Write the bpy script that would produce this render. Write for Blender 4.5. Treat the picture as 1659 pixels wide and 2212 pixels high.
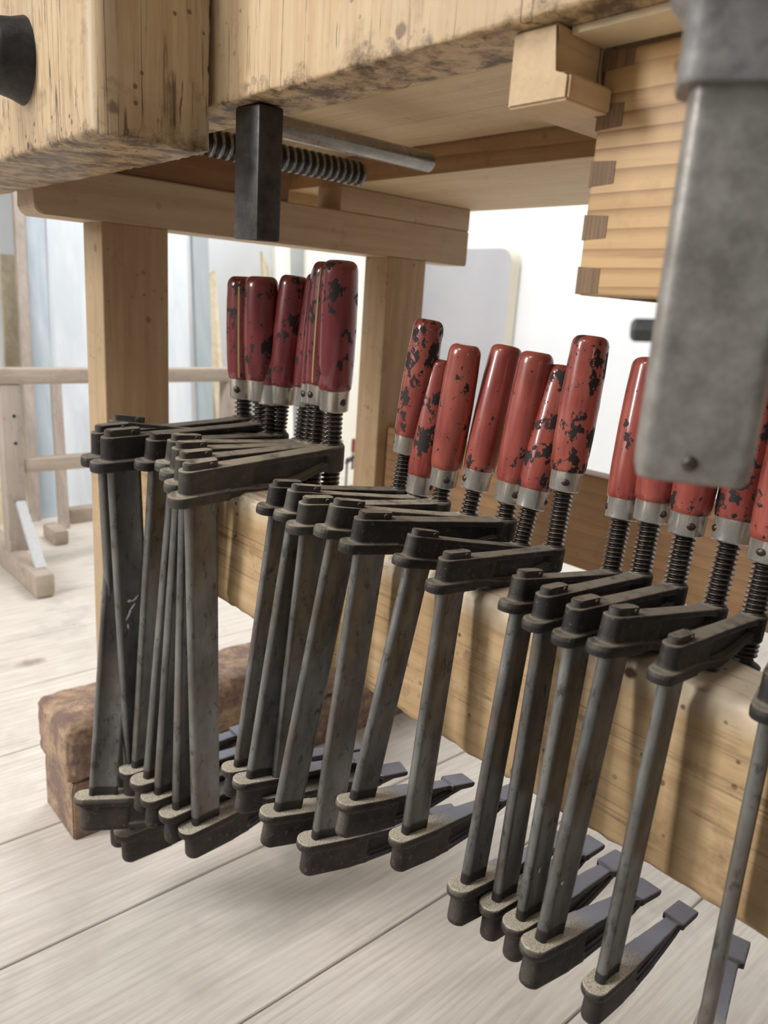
import bpy, bmesh, math, random
from mathutils import Vector, Matrix, Euler, noise as mnoise
random.seed(7)
for o in list(bpy.data.objects): bpy.data.objects.remove(o, do_unlink=True)
S = bpy.context.scene
COL = S.collection

# ---------------------------------------------------------------- camera
YAW, PIT, ROL, FPX = 0.8367920576432519, -0.2587810599015468, 0.06786880469385098, 1674.035
CAM = Vector((0, 0, 0.696))
fw = Vector((-math.sin(YAW)*math.cos(PIT), math.cos(YAW)*math.cos(PIT), math.sin(PIT)))
rt0 = Vector((math.cos(YAW), math.sin(YAW), 0)); up0 = rt0.cross(fw)
rt = math.cos(ROL)*rt0 + math.sin(ROL)*up0; up = -math.sin(ROL)*rt0 + math.cos(ROL)*up0
cd = bpy.data.cameras.new('camera'); cam = bpy.data.objects.new('camera', cd); COL.objects.link(cam)
cam.matrix_world = Matrix(((rt.x, up.x, -fw.x, CAM.x), (rt.y, up.y, -fw.y, CAM.y), (rt.z, up.z, -fw.z, CAM.z), (0, 0, 0, 1)))
cd.sensor_fit = 'HORIZONTAL'; cd.sensor_width = 27.0; cd.lens = 27.0*FPX/1659.0
cd.clip_start = 0.02
cd.dof.use_dof = True; cd.dof.focus_distance = 0.52; cd.dof.aperture_fstop = 11.0
S.camera = cam

# ---------------------------------------------------------------- light
S.view_settings.view_transform = 'Standard'; S.view_settings.look = 'None'
S.view_settings.exposure = 0.0; S.view_settings.gamma = 1.0
try: S.view_settings.use_curve_mapping = False
except Exception: pass
w = bpy.data.worlds.new('daylight'); S.world = w; w.use_nodes = True
bg = w.node_tree.nodes['Background']; bg.inputs[0].default_value = (0.93, 0.965, 1.0, 1); bg.inputs[1].default_value = 0.12
def area(name, loc, target, sx, sy, power, col=(1, 1, 1)):
    l = bpy.data.lights.new(name, 'AREA'); l.shape = 'RECTANGLE'; l.size = sx; l.size_y = sy; l.energy = power; l.color = col
    o = bpy.data.objects.new(name, l); COL.objects.link(o); o.location = loc
    d = Vector(target)-Vector(loc); o.rotation_euler = d.to_track_quat('-Z', 'Y').to_euler(); return o
area('front_window_light', (-1.35, -1.35, 1.35), (-0.5, 0.3, 0.45), 0.35, 0.8, 31, (1.0, 0.985, 0.965))
area('unseen_overhead_light', (-0.7, -1.0, 2.4), (-0.4, 0.3, 0.2), 0.5, 0.9, 27, (1.0, 0.985, 0.965))
area('unseen_overhead_light', (-1.7, 1.6, 2.6), (-2.3, 1.9, 0.4), 1.4, 1.2, 49, (1.0, 0.99, 0.98))  # unseen light added to brighten the back wall and leaning sheets
area('highlight_strip_light', (1.25, -0.35, 1.25), (-0.24, 0.4, 0.65), 0.06, 0.9, 1.8, (0.93, 0.97, 1.0))  # narrow unseen tube added to put streak highlights on the handles

# ---------------------------------------------------------------- node helpers
class NT:
    def __init__(s, name):
        s.m = bpy.data.materials.new(name); s.m.use_nodes = True; s.t = s.m.node_tree
        s.b = s.t.nodes['Principled BSDF']; s.tc = s.t.nodes.new('ShaderNodeTexCoord')
    def n(s, typ, ins=None, **kw):
        x = s.t.nodes.new(typ)
        for k, v in kw.items(): setattr(x, k, v)
        for k, v in (ins or {}).items(): s.set(x.inputs[k], v)
        return x
    def set(s, sock, v):
        if isinstance(v, bpy.types.NodeSocket): s.t.links.new(v, sock)
        elif isinstance(v, bpy.types.Node): s.t.links.new(v.outputs[0], sock)
        elif isinstance(v, (tuple, list)) and len(v) == 3 and sock.type == 'RGBA': sock.default_value = (*v, 1)
        else: sock.default_value = v
    def math(s, op, a, b=0.5, c=None):
        x = s.n('ShaderNodeMath', {0: a, 1: b}, operation=op)
        if c is not None: s.set(x.inputs[2], c)
        return x.outputs[0]
    def ramp(s, f, lo, hi, a=0.0, b=1.0):
        x = s.n('ShaderNodeMapRange', {0: f, 1: lo, 2: hi, 3: a, 4: b}); x.clamp = True; return x.outputs[0]
    def mix(s, f, a, b, blend='MIX'):
        x = s.n('ShaderNodeMix', data_type='RGBA', blend_type=blend)
        s.set(x.inputs[0], f); s.set(x.inputs[6], a); s.set(x.inputs[7], b); return x.outputs[2]
    def map(s, vec, scale=(1, 1, 1), loc=(0, 0, 0), rot=(0, 0, 0)):
        return s.n('ShaderNodeMapping', {0: vec, 1: loc, 2: rot, 3: scale}).outputs[0]
    def noise(s, vec, sc, det=3, rough=0.5, dist=0.0):
        return s.n('ShaderNodeTexNoise', {'Vector': vec, 'Scale': sc, 'Detail': det, 'Roughness': rough, 'Distortion': dist}).outputs[0]
    def voro(s, vec, sc, feature='F1', rnd=1.0):
        return s.n('ShaderNodeTexVoronoi', {'Vector': vec, 'Scale': sc, 'Randomness': rnd}, feature=feature).outputs[0]
    def bump(s, h, strength=0.3, dist=0.001):
        x = s.n('ShaderNodeBump', {'Strength': strength, 'Distance': dist, 'Height': h}); return x.outputs[0]
    def out(s, col=None, rough=None, metal=None, normal=None, spec=None, coat=None):
        for k, v in (('Base Color', col), ('Roughness', rough), ('Metallic', metal), ('Normal', normal), ('Specular IOR Level', spec), ('Coat Weight', coat)):
            if v is not None: s.set(s.b.inputs[k], v)
        return s.m
def srgb(r, g, b):
    f = lambda c: (c/255/12.92 if c <= 10 else ((c/255+0.055)/1.055)**2.4)
    return (f(r), f(g), f(b))

def wood(name, light, mid, dark, axis='X', fine=1.0, ring=0.5, spots=0.5, rough=0.55, grime=None, grime_z=None, rnd=False, blotch=0.5, pores=0.3, band=None, cracks=0.0, bleach=None, perp='Z'):
    N = NT(name); c = c0 = N.tc.outputs['Object']
    k = {'X': (0.06, 1, 1), 'Y': (1, 0.06, 1), 'Z': (1, 1, 0.06)}[axis]
    k2 = {'X': (0.12, 1, 1), 'Y': (1, 0.12, 1), 'Z': (1, 1, 0.12)}[axis]
    k3 = {'X': (0.02, 1, 1), 'Y': (1, 0.02, 1), 'Z': (1, 1, 0.03)}[axis]
    v = N.map(c, k); v2 = N.map(c, k2)
    g1 = N.noise(v, 160*fine, 4, 0.65)
    g2 = N.noise(v, 420*fine, 3, 0.6)
    bl = N.noise(c, 11, 3, 0.6)
    bl2 = N.noise(c, 30, 5, 0.7)
    fade = N.ramp(N.noise(v2, 13, 2, 0.5), 0.38, 0.62, 0.25, 1.0)
    if band:      # year rings as bands across the grain
        pz = N.n('ShaderNodeSeparateXYZ', {0: c}).outputs['XYZ'.index(perp)]
        warp = N.math('MULTIPLY', N.noise(v2, 7, 3, 0.5, 0.3), band[1])
        f = N.math('FRACT', N.math('ADD', N.math('MULTIPLY', pz, band[0]), warp), 0)
        rings = N.ramp(f, 0.30, 1.0); rings = N.math('MULTIPLY', N.math('POWER', rings, 2.2), fade)
        amt = band[2]
    else:
        warp = N.noise(v2, 9, 3, 0.55, 0.4)
        rings = N.math('FRACT', N.math('MULTIPLY', warp, 9.0*ring+1.0), 0)
        rings = N.ramp(N.math('ABSOLUTE', N.math('SUBTRACT', rings, 0.5)), 0.22, 0.5); amt = 0.55*ring
    col = N.mix(N.ramp(g1, 0.32, 0.7), mid, light)
    col = N.mix(N.math('MULTIPLY', rings, amt), col, dark)
    col = N.mix(N.math('MULTIPLY', N.ramp(g2, 0.58, 0.75), pores), col, dark)
    col = N.mix(N.math('MULTIPLY', N.ramp(bl, 0.46, 0.70), blotch), col, mid)
    col = N.mix(N.math('MULTIPLY', N.ramp(bl2, 0.56, 0.70), blotch*0.55), col, dark)
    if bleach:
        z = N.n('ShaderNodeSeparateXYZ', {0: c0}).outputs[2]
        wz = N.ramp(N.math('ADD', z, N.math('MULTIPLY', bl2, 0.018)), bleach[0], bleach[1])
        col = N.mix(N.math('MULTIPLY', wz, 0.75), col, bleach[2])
    if cracks > 0:
        ck = N.noise(N.map(c, k3), 34, 3, 0.6); ck2 = N.noise(N.map(c, k3, (0.3, 0.7, 0.1)), 90, 2, 0.6)
        ln = N.ramp(N.math('ABSOLUTE', N.math('SUBTRACT', ck, 0.5)), 0.010, 0.003)
        ln2 = N.ramp(N.math('ABSOLUTE', N.math('SUBTRACT', ck2, 0.5)), 0.020, 0.006)
        sel = N.ramp(N.noise(c, 14, 3), 0.48, 0.60); sel2 = N.ramp(N.noise(c, 33, 2), 0.56, 0.64)
        lines = N.math('MAXIMUM', N.math('MULTIPLY', ln, sel), N.math('MULTIPLY', ln2, sel2))
        col = N.mix(N.math('MULTIPLY', lines, cracks), col, tuple(q*0.4 for q in dark))
    if spots > 0:
        d = N.voro(c, 30, 'F1'); d2 = N.voro(c, 85, 'F1')
        jag = N.math('MULTIPLY', N.noise(c, 140, 2), 0.16)
        sp = N.math('ADD', N.ramp(N.math('ADD', d, jag), 0.21, 0.16), N.math('MULTIPLY', N.ramp(N.math('ADD', d2, jag), 0.24, 0.18), 0.8))
        sel = N.ramp(N.noise(c, 17, 2), 0.46, 0.56)
        col = N.mix(N.math('MULTIPLY', N.math('MULTIPLY', N.math('MINIMUM', sp, 1.0), sel), spots), col, tuple(q*0.45 for q in dark))
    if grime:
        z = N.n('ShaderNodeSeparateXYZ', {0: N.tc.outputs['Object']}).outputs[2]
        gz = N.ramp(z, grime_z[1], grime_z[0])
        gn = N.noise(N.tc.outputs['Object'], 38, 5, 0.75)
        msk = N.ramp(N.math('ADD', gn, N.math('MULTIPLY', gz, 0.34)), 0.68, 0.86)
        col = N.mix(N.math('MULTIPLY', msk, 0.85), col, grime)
    h = N.math('ADD', N.math('MULTIPLY', g1, 0.6), N.math('MULTIPLY', g2, 0.4))
    if band: h = N.math('SUBTRACT', h, N.math('MULTIPLY', rings, 0.4))
    return N.out(col, N.ramp(g1, 0.2, 0.9, rough-0.08, rough+0.15), 0.0, N.bump(h, 0.35, 0.0007), 0.35)

M = {}
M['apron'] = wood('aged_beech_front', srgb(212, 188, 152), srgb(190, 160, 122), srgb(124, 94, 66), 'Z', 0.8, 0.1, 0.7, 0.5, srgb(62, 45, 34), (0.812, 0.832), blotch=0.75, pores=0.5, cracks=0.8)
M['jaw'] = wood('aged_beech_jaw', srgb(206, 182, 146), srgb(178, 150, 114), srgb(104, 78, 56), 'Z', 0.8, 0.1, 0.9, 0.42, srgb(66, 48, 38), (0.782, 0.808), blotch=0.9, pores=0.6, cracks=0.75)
M['light'] = wood('light_beech', srgb(216, 195, 160), srgb(200, 174, 136), srgb(150, 116, 80), 'X', 0.6, 0.2, 0.25, 0.6, blotch=0.4, pores=0.15)
M['lightY'] = wood('light_beech_rail', srgb(202, 180, 152), srgb(184, 158, 128), srgb(136, 106, 80), 'Y', 0.6, 0.2, 0.2, 0.5, blotch=0.4, pores=0.15)
M['post'] = wood('post_beech', srgb(192, 166, 132), srgb(172, 143, 109), srgb(110, 84, 61), 'Z', 0.6, 0.18, 0.5, 0.5, blotch=0.5, pores=0.15)
M['brown'] = wood('brown_pine', srgb(178, 142, 104), srgb(154, 118, 84), srgb(104, 72, 48), 'X', 0.6, 0.6, 0.2, 0.55, band=(60, 4.0, 0.5))
M['bearer'] = wood('dark_bearer', srgb(150, 112, 80), srgb(124, 88, 60), srgb(84, 56, 38), 'Y', 0.6, 0.2, 0.2, 0.6)
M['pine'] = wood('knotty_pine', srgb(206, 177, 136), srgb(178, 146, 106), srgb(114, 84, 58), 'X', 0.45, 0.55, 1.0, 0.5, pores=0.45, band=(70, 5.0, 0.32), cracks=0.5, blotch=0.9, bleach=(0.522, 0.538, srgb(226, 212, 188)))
M['drawer'] = wood('drawer_pine', srgb(212, 178, 132), srgb(192, 154, 108), srgb(122, 80, 50), 'X', 0.5, 1.1, 0.7, 0.45, pores=0.35, band=(120, 7.0, 0.85), blotch=0.4)
M['foot'] = wood('worn_foot', srgb(196, 168, 138), srgb(168, 138, 110), srgb(104, 76, 62), 'Y', 0.6, 0.2, 0.7, 0.6, srgb(112, 90, 84), (0.0, 0.9), blotch=0.7, pores=0.6, cracks=0.6)
M['runner'] = wood('runner_beech', srgb(212, 186, 150), srgb(194, 164, 126), srgb(144, 110, 80), 'Y', 0.7, 0.1, 0.5, 0.6)
M['old'] = wood('grey_old_wood', srgb(196, 182, 166), srgb(172, 156, 142), srgb(120, 102, 92), 'Y', 0.5, 0.4, 0.5, 0.7)
M['oldz'] = wood('grey_old_upright', srgb(196, 184, 174), srgb(174, 160, 150), srgb(122, 106, 98), 'Z', 0.5, 0.4, 0.5, 0.7)
M['board'] = wood('leaning_board', srgb(232, 218, 190), srgb(214, 196, 164), srgb(180, 150, 116), 'Z', 0.4, 0.5, 0.1, 0.6)

# floor: pale soaped pine boards
def floor_mat():
    N = NT('pale_pine_boards'); c0 = N.tc.outputs['Object']
    r = N.n('ShaderNodeNewGeometry').outputs['Random Per Island']
    off = N.n('ShaderNodeCombineXYZ', {0: N.math('MULTIPLY', r, 5.3), 1: N.math('MULTIPLY', r, 31.0), 2: 0.0})
    c = N.n('ShaderNodeVectorMath', {0: c0, 1: off.outputs[0]}, operation='ADD').outputs[0]
    v = N.map(c, (1, 0.07, 1)); vw = N.map(c, (1, 0.22, 1))
    xx = N.n('ShaderNodeSeparateXYZ', {0: c}).outputs[0]
    warp = N.math('MULTIPLY', N.noise(vw, 4.5, 2, 0.45, 0.1), 16.0)
    rings = N.math('FRACT', N.math('ADD', N.math('MULTIPLY', xx, 110.0), warp), 0)
    rings = N.math('POWER', N.ramp(rings, 0.2, 1.0), 2.0)
    rr = N.noise(c, 5, 2)
    rings = N.math('MULTIPLY', rings, N.ramp(rr, 0.35, 0.65, 0.25, 1.0))
    g = N.noise(v, 120, 4, 0.6)
    col = N.mix(N.ramp(g, 0.3, 0.7), srgb(206, 197, 186), srgb(232, 225, 215))
    col = N.mix(N.math('MULTIPLY', rings, 0.36), col, srgb(172, 158, 140))
    blv = N.noise(c0, 7, 4, 0.65)
    col = N.mix(N.ramp(blv, 0.52, 0.75, 0, 0.55), col, srgb(186, 178, 168))
    kn = N.n('ShaderNodeTexVoronoi', {'Vector': N.map(c, (1, 0.55, 1)), 'Scale': 5.5}, feature='F1')
    jag = N.math('MULTIPLY', N.noise(c, 60, 2), 0.05)
    k = N.ramp(N.math('ADD', kn.outputs[0], jag), 0.150, 0.105)
    col = N.mix(N.math('MULTIPLY', k, 0.7), col, srgb(138, 120, 108))
    sp = N.ramp(N.math('ADD', N.voro(c0, 17), jag), 0.10, 0.07)
    sp = N.math('MULTIPLY', sp, N.ramp(N.noise(c0, 8, 1), 0.52, 0.58))
    col = N.mix(N.math('MULTIPLY', sp, 0.55), col, srgb(120, 110, 104))
    st = N.math('MULTIPLY', N.ramp(N.noise(c0, 3.1, 4, 0.7), 0.57, 0.68), 0.5)
    col = N.mix(st, col, srgb(160, 152, 144))
    h = N.math('SUBTRACT', g, N.math('MULTIPLY', rings, 0.5))
    return N.out(col, N.ramp(g, 0.2, 0.8, 0.5, 0.66), 0.0, N.bump(h, 0.3, 0.0008), 0.3)
M['floor'] = floor_mat()
def plaster(name, col, col2):
    N = NT(name); c = N.tc.outputs['Object']; n = N.noise(c, 2.5, 4, 0.6); n2 = N.noise(c, 40, 4)
    return N.out(N.mix(N.ramp(n, 0.35, 0.7), col, col2), 0.85, 0.0, N.bump(n2, 0.1, 0.002), 0.2)
M['wall'] = plaster('white_plaster', srgb(244, 247, 250), srgb(236, 240, 243))
M['wallw'] = plaster('cream_plaster', srgb(246, 242, 230), srgb(240, 234, 218))
M['panel'] = plaster('grey_panel_face', srgb(196, 195, 200), srgb(184, 184, 190))
M['paneledge'] = plaster('cream_panel_edge', srgb(222, 216, 200), srgb(206, 198, 178))
def sheet(name, a, b):
    N = NT(name); c = N.tc.outputs['Object']; n = N.noise(N.map(c, (1, 6, 1.2)), 3, 4, 0.6, 0.5)
    return N.out(N.mix(N.ramp(n, 0.35, 0.68), a, b), 0.35, 0.0, None, 0.4)
M['sheetA'] = sheet('pale_glass_sheet', srgb(214, 221, 227), srgb(232, 237, 241))
M['sheetB'] = sheet('blue_grey_sheet', srgb(176, 188, 198), srgb(200, 210, 217))
M['sheetC'] = sheet('slate_sheet', srgb(160, 170, 174), srgb(176, 184, 186))

def iron(name, base, base2, dusty=0.5, jaw=False):
    N = NT(name); c = N.tc.outputs['Object']; geo = N.n('ShaderNodeNewGeometry')
    rnd = N.n('ShaderNodeObjectInfo').outputs['Random']
    c = N.n('ShaderNodeVectorMath', {0: c, 1: N.n('ShaderNodeCombineXYZ', {0: N.math('MULTIPLY', rnd, 3.0), 1: rnd, 2: rnd}).outputs[0]}, operation='ADD').outputs[0]
    n1 = N.noise(c, 55, 5, 0.65); n2 = N.noise(c, 900, 4, 0.7); n3 = N.noise(c, 230, 3)
    col = N.mix(N.ramp(n1, 0.35, 0.68), base, base2)
    col = N.mix(N.ramp(n3, 0.62, 0.72, 0, 0.5), col, srgb(112, 104, 98))
    nz = N.n('ShaderNodeSeparateXYZ', {0: geo.outputs['Normal']}).outputs[2]
    upm = N.ramp(nz, 0.1, 0.9)
    dn = N.ramp(N.math('ADD', N.noise(c, 60, 4, 0.7), N.math('MULTIPLY', n2, 0.5)), 0.50, 0.76)
    amt = N.math('MULTIPLY', N.math('MULTIPLY', upm, dn), dusty)
    if jaw:
        y = N.n('ShaderNodeSeparateXYZ', {0: N.tc.outputs['Object']}).outputs[1]
        near = N.ramp(N.math('ADD', y, N.math('MULTIPLY', n1, 0.03)), 0.062, 0.026)
        sand = N.mix(N.ramp(n2, 0.36, 0.54), srgb(140, 130, 112), srgb(226, 215, 194))
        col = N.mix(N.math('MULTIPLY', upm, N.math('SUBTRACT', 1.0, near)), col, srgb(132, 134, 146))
        col = N.mix(N.math('MULTIPLY', N.math('MULTIPLY', upm, near), 0.95), col, sand)
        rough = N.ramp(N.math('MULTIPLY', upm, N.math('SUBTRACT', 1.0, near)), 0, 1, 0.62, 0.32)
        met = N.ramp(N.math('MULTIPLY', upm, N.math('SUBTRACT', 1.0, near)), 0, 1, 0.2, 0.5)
    else:
        wear = N.ramp(geo.outputs['Pointiness'], 0.53, 0.62, 0, 0.55)
        col = N.mix(wear, col, srgb(118, 110, 102))
        col = N.mix(amt, col, srgb(172, 162, 144)); rough = N.ramp(amt, 0, 0.5, 0.52, 0.85); met = 0.2
    return N.out(col, rough, met, N.bump(N.math('ADD', N.math('MULTIPLY', n3, 0.6), N.math('MULTIPLY', n2, 0.45)), 0.55, 0.0006), 0.4)
M['iron_dark'] = iron('dark_cast_iron', srgb(34, 31, 30), srgb(58, 52, 49), 0.5)
M['iron_dusty'] = iron('dusty_cast_iron', srgb(56, 53, 49), srgb(82, 77, 71), 1.0)
M['iron_jaw'] = iron('cast_iron_jaw', srgb(44, 38, 36), srgb(70, 61, 57), 0.5, True)
def steel_rail():
    N = NT('weathered_steel_rail'); c0 = N.tc.outputs['Object']
    rnd = N.n('ShaderNodeObjectInfo').outputs['Random']
    c = N.n('ShaderNodeVectorMath', {0: c0, 1: N.n('ShaderNodeCombineXYZ', {0: N.math('MULTIPLY', rnd, 5.0), 1: rnd, 2: rnd}).outputs[0]}, operation='ADD').outputs[0]
    n1 = N.noise(N.map(c, (1, 1, 0.35)), 42, 5, 0.65); n2 = N.noise(c, 500, 3, 0.6); n3 = N.noise(N.map(c, (1, 1, 0.5)), 130, 5, 0.7)
    col = N.mix(N.ramp(n1, 0.33, 0.68), srgb(88, 86, 84), srgb(136, 135, 132))
    col = N.mix(N.ramp(n3, 0.56, 0.66, 0, 0.7), col, srgb(58, 52, 47))
    col = N.mix(N.ramp(N.noise(c, 24, 3), 0.52, 0.7, 0, 0.5), col, srgb(112, 96, 82))
    z = N.n('ShaderNodeSeparateXYZ', {0: c0}).outputs[2]
    band = N.ramp(N.math('ADD', z, N.math('MULTIPLY', n3, 0.004)), 0.0115, 0.0095)
    col = N.mix(N.math('MULTIPLY', band, 0.85), col, srgb(44, 41, 40))
    return N.out(col, N.ramp(n1, 0.3, 0.7, 0.36, 0.55), 0.55, N.bump(N.math('ADD', N.math('MULTIPLY', N.ramp(n3, 0.55, 0.7), -0.8), N.math('MULTIPLY', n2, 0.3)), 0.5, 0.0005), 0.5)
M['rail'] = steel_rail()
def red(name, thr, tone=(1, 1, 1)):
    N = NT(name); c = N.tc.outputs['Object']
    rnd = N.n('ShaderNodeObjectInfo').outputs['Random']
    c = N.n('ShaderNodeVectorMath', {0: c, 1: N.n('ShaderNodeCombineXYZ', {0: N.math('MULTIPLY', rnd, 9.0), 1: N.math('MULTIPLY', rnd, 3.0), 2: rnd}).outputs[0]}, operation='ADD').outputs[0]
    n1 = N.noise(N.map(c, (1, 1, 0.7)), 84, 6, 0.66); n2 = N.noise(c, 240, 4, 0.6); n3 = N.noise(N.map(c, (1, 1, 0.12)), 190, 3)
    big = N.noise(c, 22, 2)
    base = N.mix(N.ramp(n3, 0.35, 0.65), tuple(q*t for t, q in zip(tone, srgb(136, 58, 51))), tuple(q*t for t, q in zip(tone, srgb(164, 80, 68))))
    base = N.mix(N.ramp(big, 0.45, 0.7, 0, 0.5), base, tuple(q*t for t, q in zip(tone, srgb(192, 110, 90))))
    f = N.math('ADD', N.math('ADD', N.math('MULTIPLY', n1, 0.72), N.math('MULTIPLY', n2, 0.14)), N.math('MULTIPLY', big, 0.26))
    chip = N.ramp(f, thr, thr+0.006)
    fleck = N.ramp(n2, 0.655+(thr-0.62)*0.6, 0.675+(thr-0.62)*0.6, 0, 0.85)
    ch = N.math('MAXIMUM', chip, fleck)
    col = N.mix(ch, base, srgb(34, 28, 26))
    h = N.math('SUBTRACT', N.math('MULTIPLY', n3, 0.25), ch)
    return N.out(col, N.ramp(ch, 0, 1, 0.30, 0.7), 0.0, N.bump(h, 0.7, 0.0004), 0.55, N.ramp(ch, 0, 1, 0.6, 0.0))
M['red_few'] = red('red_paint_few_chips', 0.665)
M['red_mid'] = red('red_paint_chipped', 0.615)
M['red_many'] = red('red_paint_heavily_chipped', 0.590)
M['red_deep'] = red('deep_red_paint_chipped', 0.618, (0.64, 0.50, 0.72))
def nickel():
    N = NT('nickel_ferrule'); c = N.tc.outputs['Object']; n = N.noise(c, 420, 3, 0.6); n2 = N.noise(c, 90, 3)
    col = N.mix(N.ramp(n, 0.665, 0.70), srgb(206, 200, 190), srgb(58, 50, 45)); col = N.mix(N.ramp(n2, 0.5, 0.75, 0, 0.35), col, srgb(150, 142, 130))
    return N.out(col, N.ramp(n, 0.66, 0.70, 0.24, 0.6), 0.72, None, 0.5)
M['nickel'] = nickel()
def simple_metal(name, a, b, rough, met, sc=60):
    N = NT(name); c = N.tc.outputs['Object']; n = N.noise(c, sc, 4, 0.65); n2 = N.noise(c, sc*6, 3)
    return N.out(N.mix(N.ramp(n, 0.35, 0.68), a, b), N.ramp(n2, 0.3, 0.7, rough-0.08, rough+0.1), met, N.bump(n2, 0.02, 0.0001), 0.5)
M['thread'] = simple_metal('oiled_thread', srgb(88, 78, 71), srgb(118, 106, 97), 0.32, 0.8, 120)
M['groove_shade'] = simple_metal('shaded_thread_groove', srgb(24, 21, 20), srgb(36, 32, 30), 0.4, 0.2, 120)  # shade between thread ridges, put into the groove colour for contrast
M['rivet'] = simple_metal('dark_rivet', srgb(74, 64, 58), srgb(96, 86, 80), 0.4, 0.8, 120)
M['dog'] = simple_metal('black_steel_dog', srgb(58, 55, 54), srgb(86, 82, 80), 0.42, 0.5, 70)
M['hex'] = simple_metal('dark_hex_steel', srgb(70, 72, 70), srgb(104, 106, 102), 0.35, 0.7, 90)
M['vise_steel'] = simple_metal('vise_steel', srgb(140, 135, 128), srgb(160, 155, 149), 0.3, 0.85, 30)
M['vise_screw'] = simple_metal('vise_screw_steel', srgb(120, 118, 116), srgb(138, 136, 133), 0.25, 0.9, 40)
M['bar'] = simple_metal('stained_grey_steel', srgb(126, 121, 114), srgb(164, 160, 153), 0.42, 0.3, 80)
M['collar'] = simple_metal('stained_collar_steel', srgb(116, 115, 116), srgb(168, 165, 162), 0.4, 0.35, 90)
M['black'] = simple_metal('black_iron', srgb(36, 33, 32), srgb(60, 55, 52), 0.5, 0.3, 90)
def flat(name, col, rough=0.6):
    N = NT(name); n = N.noise(N.tc.outputs['Object'], 120, 3)
    return N.out(N.mix(N.ramp(n, 0.3, 0.7), tuple(q*0.9 for q in col), col), rough)
M['endgrain'] = wood('end_grain', srgb(150, 122, 92), srgb(118, 92, 68), srgb(66, 48, 36), 'Z', 1.3, 0.6, 0.0, 0.6, pores=0.6, band=(430, 2.5, 0.95), perp='X')
M['bare'] = flat('bare_wood_line', srgb(196, 168, 118))
M['whitepaint'] = flat('white_paint', srgb(226, 226, 222))
M['greybrace'] = flat('grey_painted_brace', srgb(200, 203, 204))
M['board_cream'] = flat('cream_strip', srgb(228, 210, 172))

# ---------------------------------------------------------------- object helpers
def link(name, me, mat, parent=None, **tags):
    o = bpy.data.objects.new(name, me); COL.objects.link(o)
    if mat is not None and len(me.materials) == 0:
        for m in (mat if isinstance(mat, (list, tuple)) else [mat]): me.materials.append(m)
    if parent is not None:
        o.parent = parent
    for k, v in tags.items(): o[k] = v
    return o
def empty(name, loc, label, cat, group=None, rot=None, scale=1.0):
    o = bpy.data.objects.new(name, None); COL.objects.link(o); o.location = loc; o.empty_display_size = 0.05
    if rot is not None: o.rotation_euler = rot
    o.scale = (scale,)*3
    o['label'] = label; o['category'] = cat
    if group: o['group'] = group
    return o
def bm_mesh(name, bm, smooth=True, ang=40):
    bmesh.ops.recalc_face_normals(bm, faces=bm.faces)
    me = bpy.data.meshes.new(name); bm.to_mesh(me); bm.free()
    if smooth:
        me.shade_smooth()
        try: me.set_sharp_from_angle(angle=math.radians(ang))
        except Exception: pass
    return me
def shift(me, v):
    me.transform(Matrix.Translation(-Vector(v))); return me
def add_box(bm, x0, x1, y0, y1, z0, z1, bev=0.0, seg=2, mat=0):
    r = bmesh.ops.create_cube(bm, size=1.0); vs = r['verts']
    for v in vs: v.co = Vector(((x0+x1)/2+v.co.x*(x1-x0), (y0+y1)/2+v.co.y*(y1-y0), (z0+z1)/2+v.co.z*(z1-z0)))
    fs = {f for v in vs for f in v.link_faces}
    for f in fs: f.material_index = mat
    if bev > 0:
        es = {e for v in vs for e in v.link_edges}
        bmesh.ops.bevel(bm, geom=list(es), offset=bev, segments=seg, profile=0.5, affect='EDGES')
    return vs
def worn_box(x0, x1, y0, y1, z0, z1, r=0.003, res=0.006, amp=0.0008, nsc=30, maxn=260):
    """box whose edges are rounded by an uneven radius, with small dents"""
    bm = bmesh.new()
    c = Vector(((x0+x1)/2, (y0+y1)/2, (z0+z1)/2)); h = Vector(((x1-x0)/2, (y1-y0)/2, (z1-z0)/2))
    def ticks(hh):
        n = max(4, min(maxn, int(2*hh/res))); t = [-hh+2*hh*i/n for i in range(n+1)]
        extra = [-hh+r*0.3, -hh+r*0.7, -hh+r, hh-r, hh-r*0.7, hh-r*0.3]
        return sorted(set(t+extra))
    T = [ticks(h.x), ticks(h.y), ticks(h.z)]
    for ax in range(3):
        a, b = (ax+1) % 3, (ax+2) % 3
        for s in (-1, 1):
            grid = []
            for u in T[a]:
                row = []
                for v in T[b]:
                    p = [0, 0, 0]; p[ax] = s*h[ax]; p[a] = u; p[b] = v; row.append(bm.verts.new(p))
                grid.append(row)
            for i in range(len(grid)-1):
                for j in range(len(grid[0])-1):
                    bm.faces.new((grid[i][j], grid[i+1][j], grid[i+1][j+1], grid[i][j+1]))
    bmesh.ops.remove_doubles(bm, verts=bm.verts, dist=1e-6)
    for v in bm.verts:
        p = v.co.copy(); w = c+p
        nn = mnoise.noise(w*nsc); rr = r*(1+0.3*nn+0.4*mnoise.noise(w*nsc*3.1))
        rr = max(rr, r*0.25)
        q = Vector([max(-(h[i]-rr), min(h[i]-rr, p[i])) for i in range(3)])
        d = p-q
        if d.length > 1e-9: p = q+d.normalized()*rr
        edge = sum(1 for i in range(3) if h[i]-abs(v.co[i]) < r*1.6)
        k = amp*(2.2 if edge >= 2 else 0.35)
        p += (-(p-q).normalized() if d.length > 1e-9 else Vector())*max(0, k*(mnoise.noise(w*nsc*2.3+Vector((5, 3, 1)))))
        v.co = c+p
    return bm_mesh('worn_box', bm, True, 60)
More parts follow.
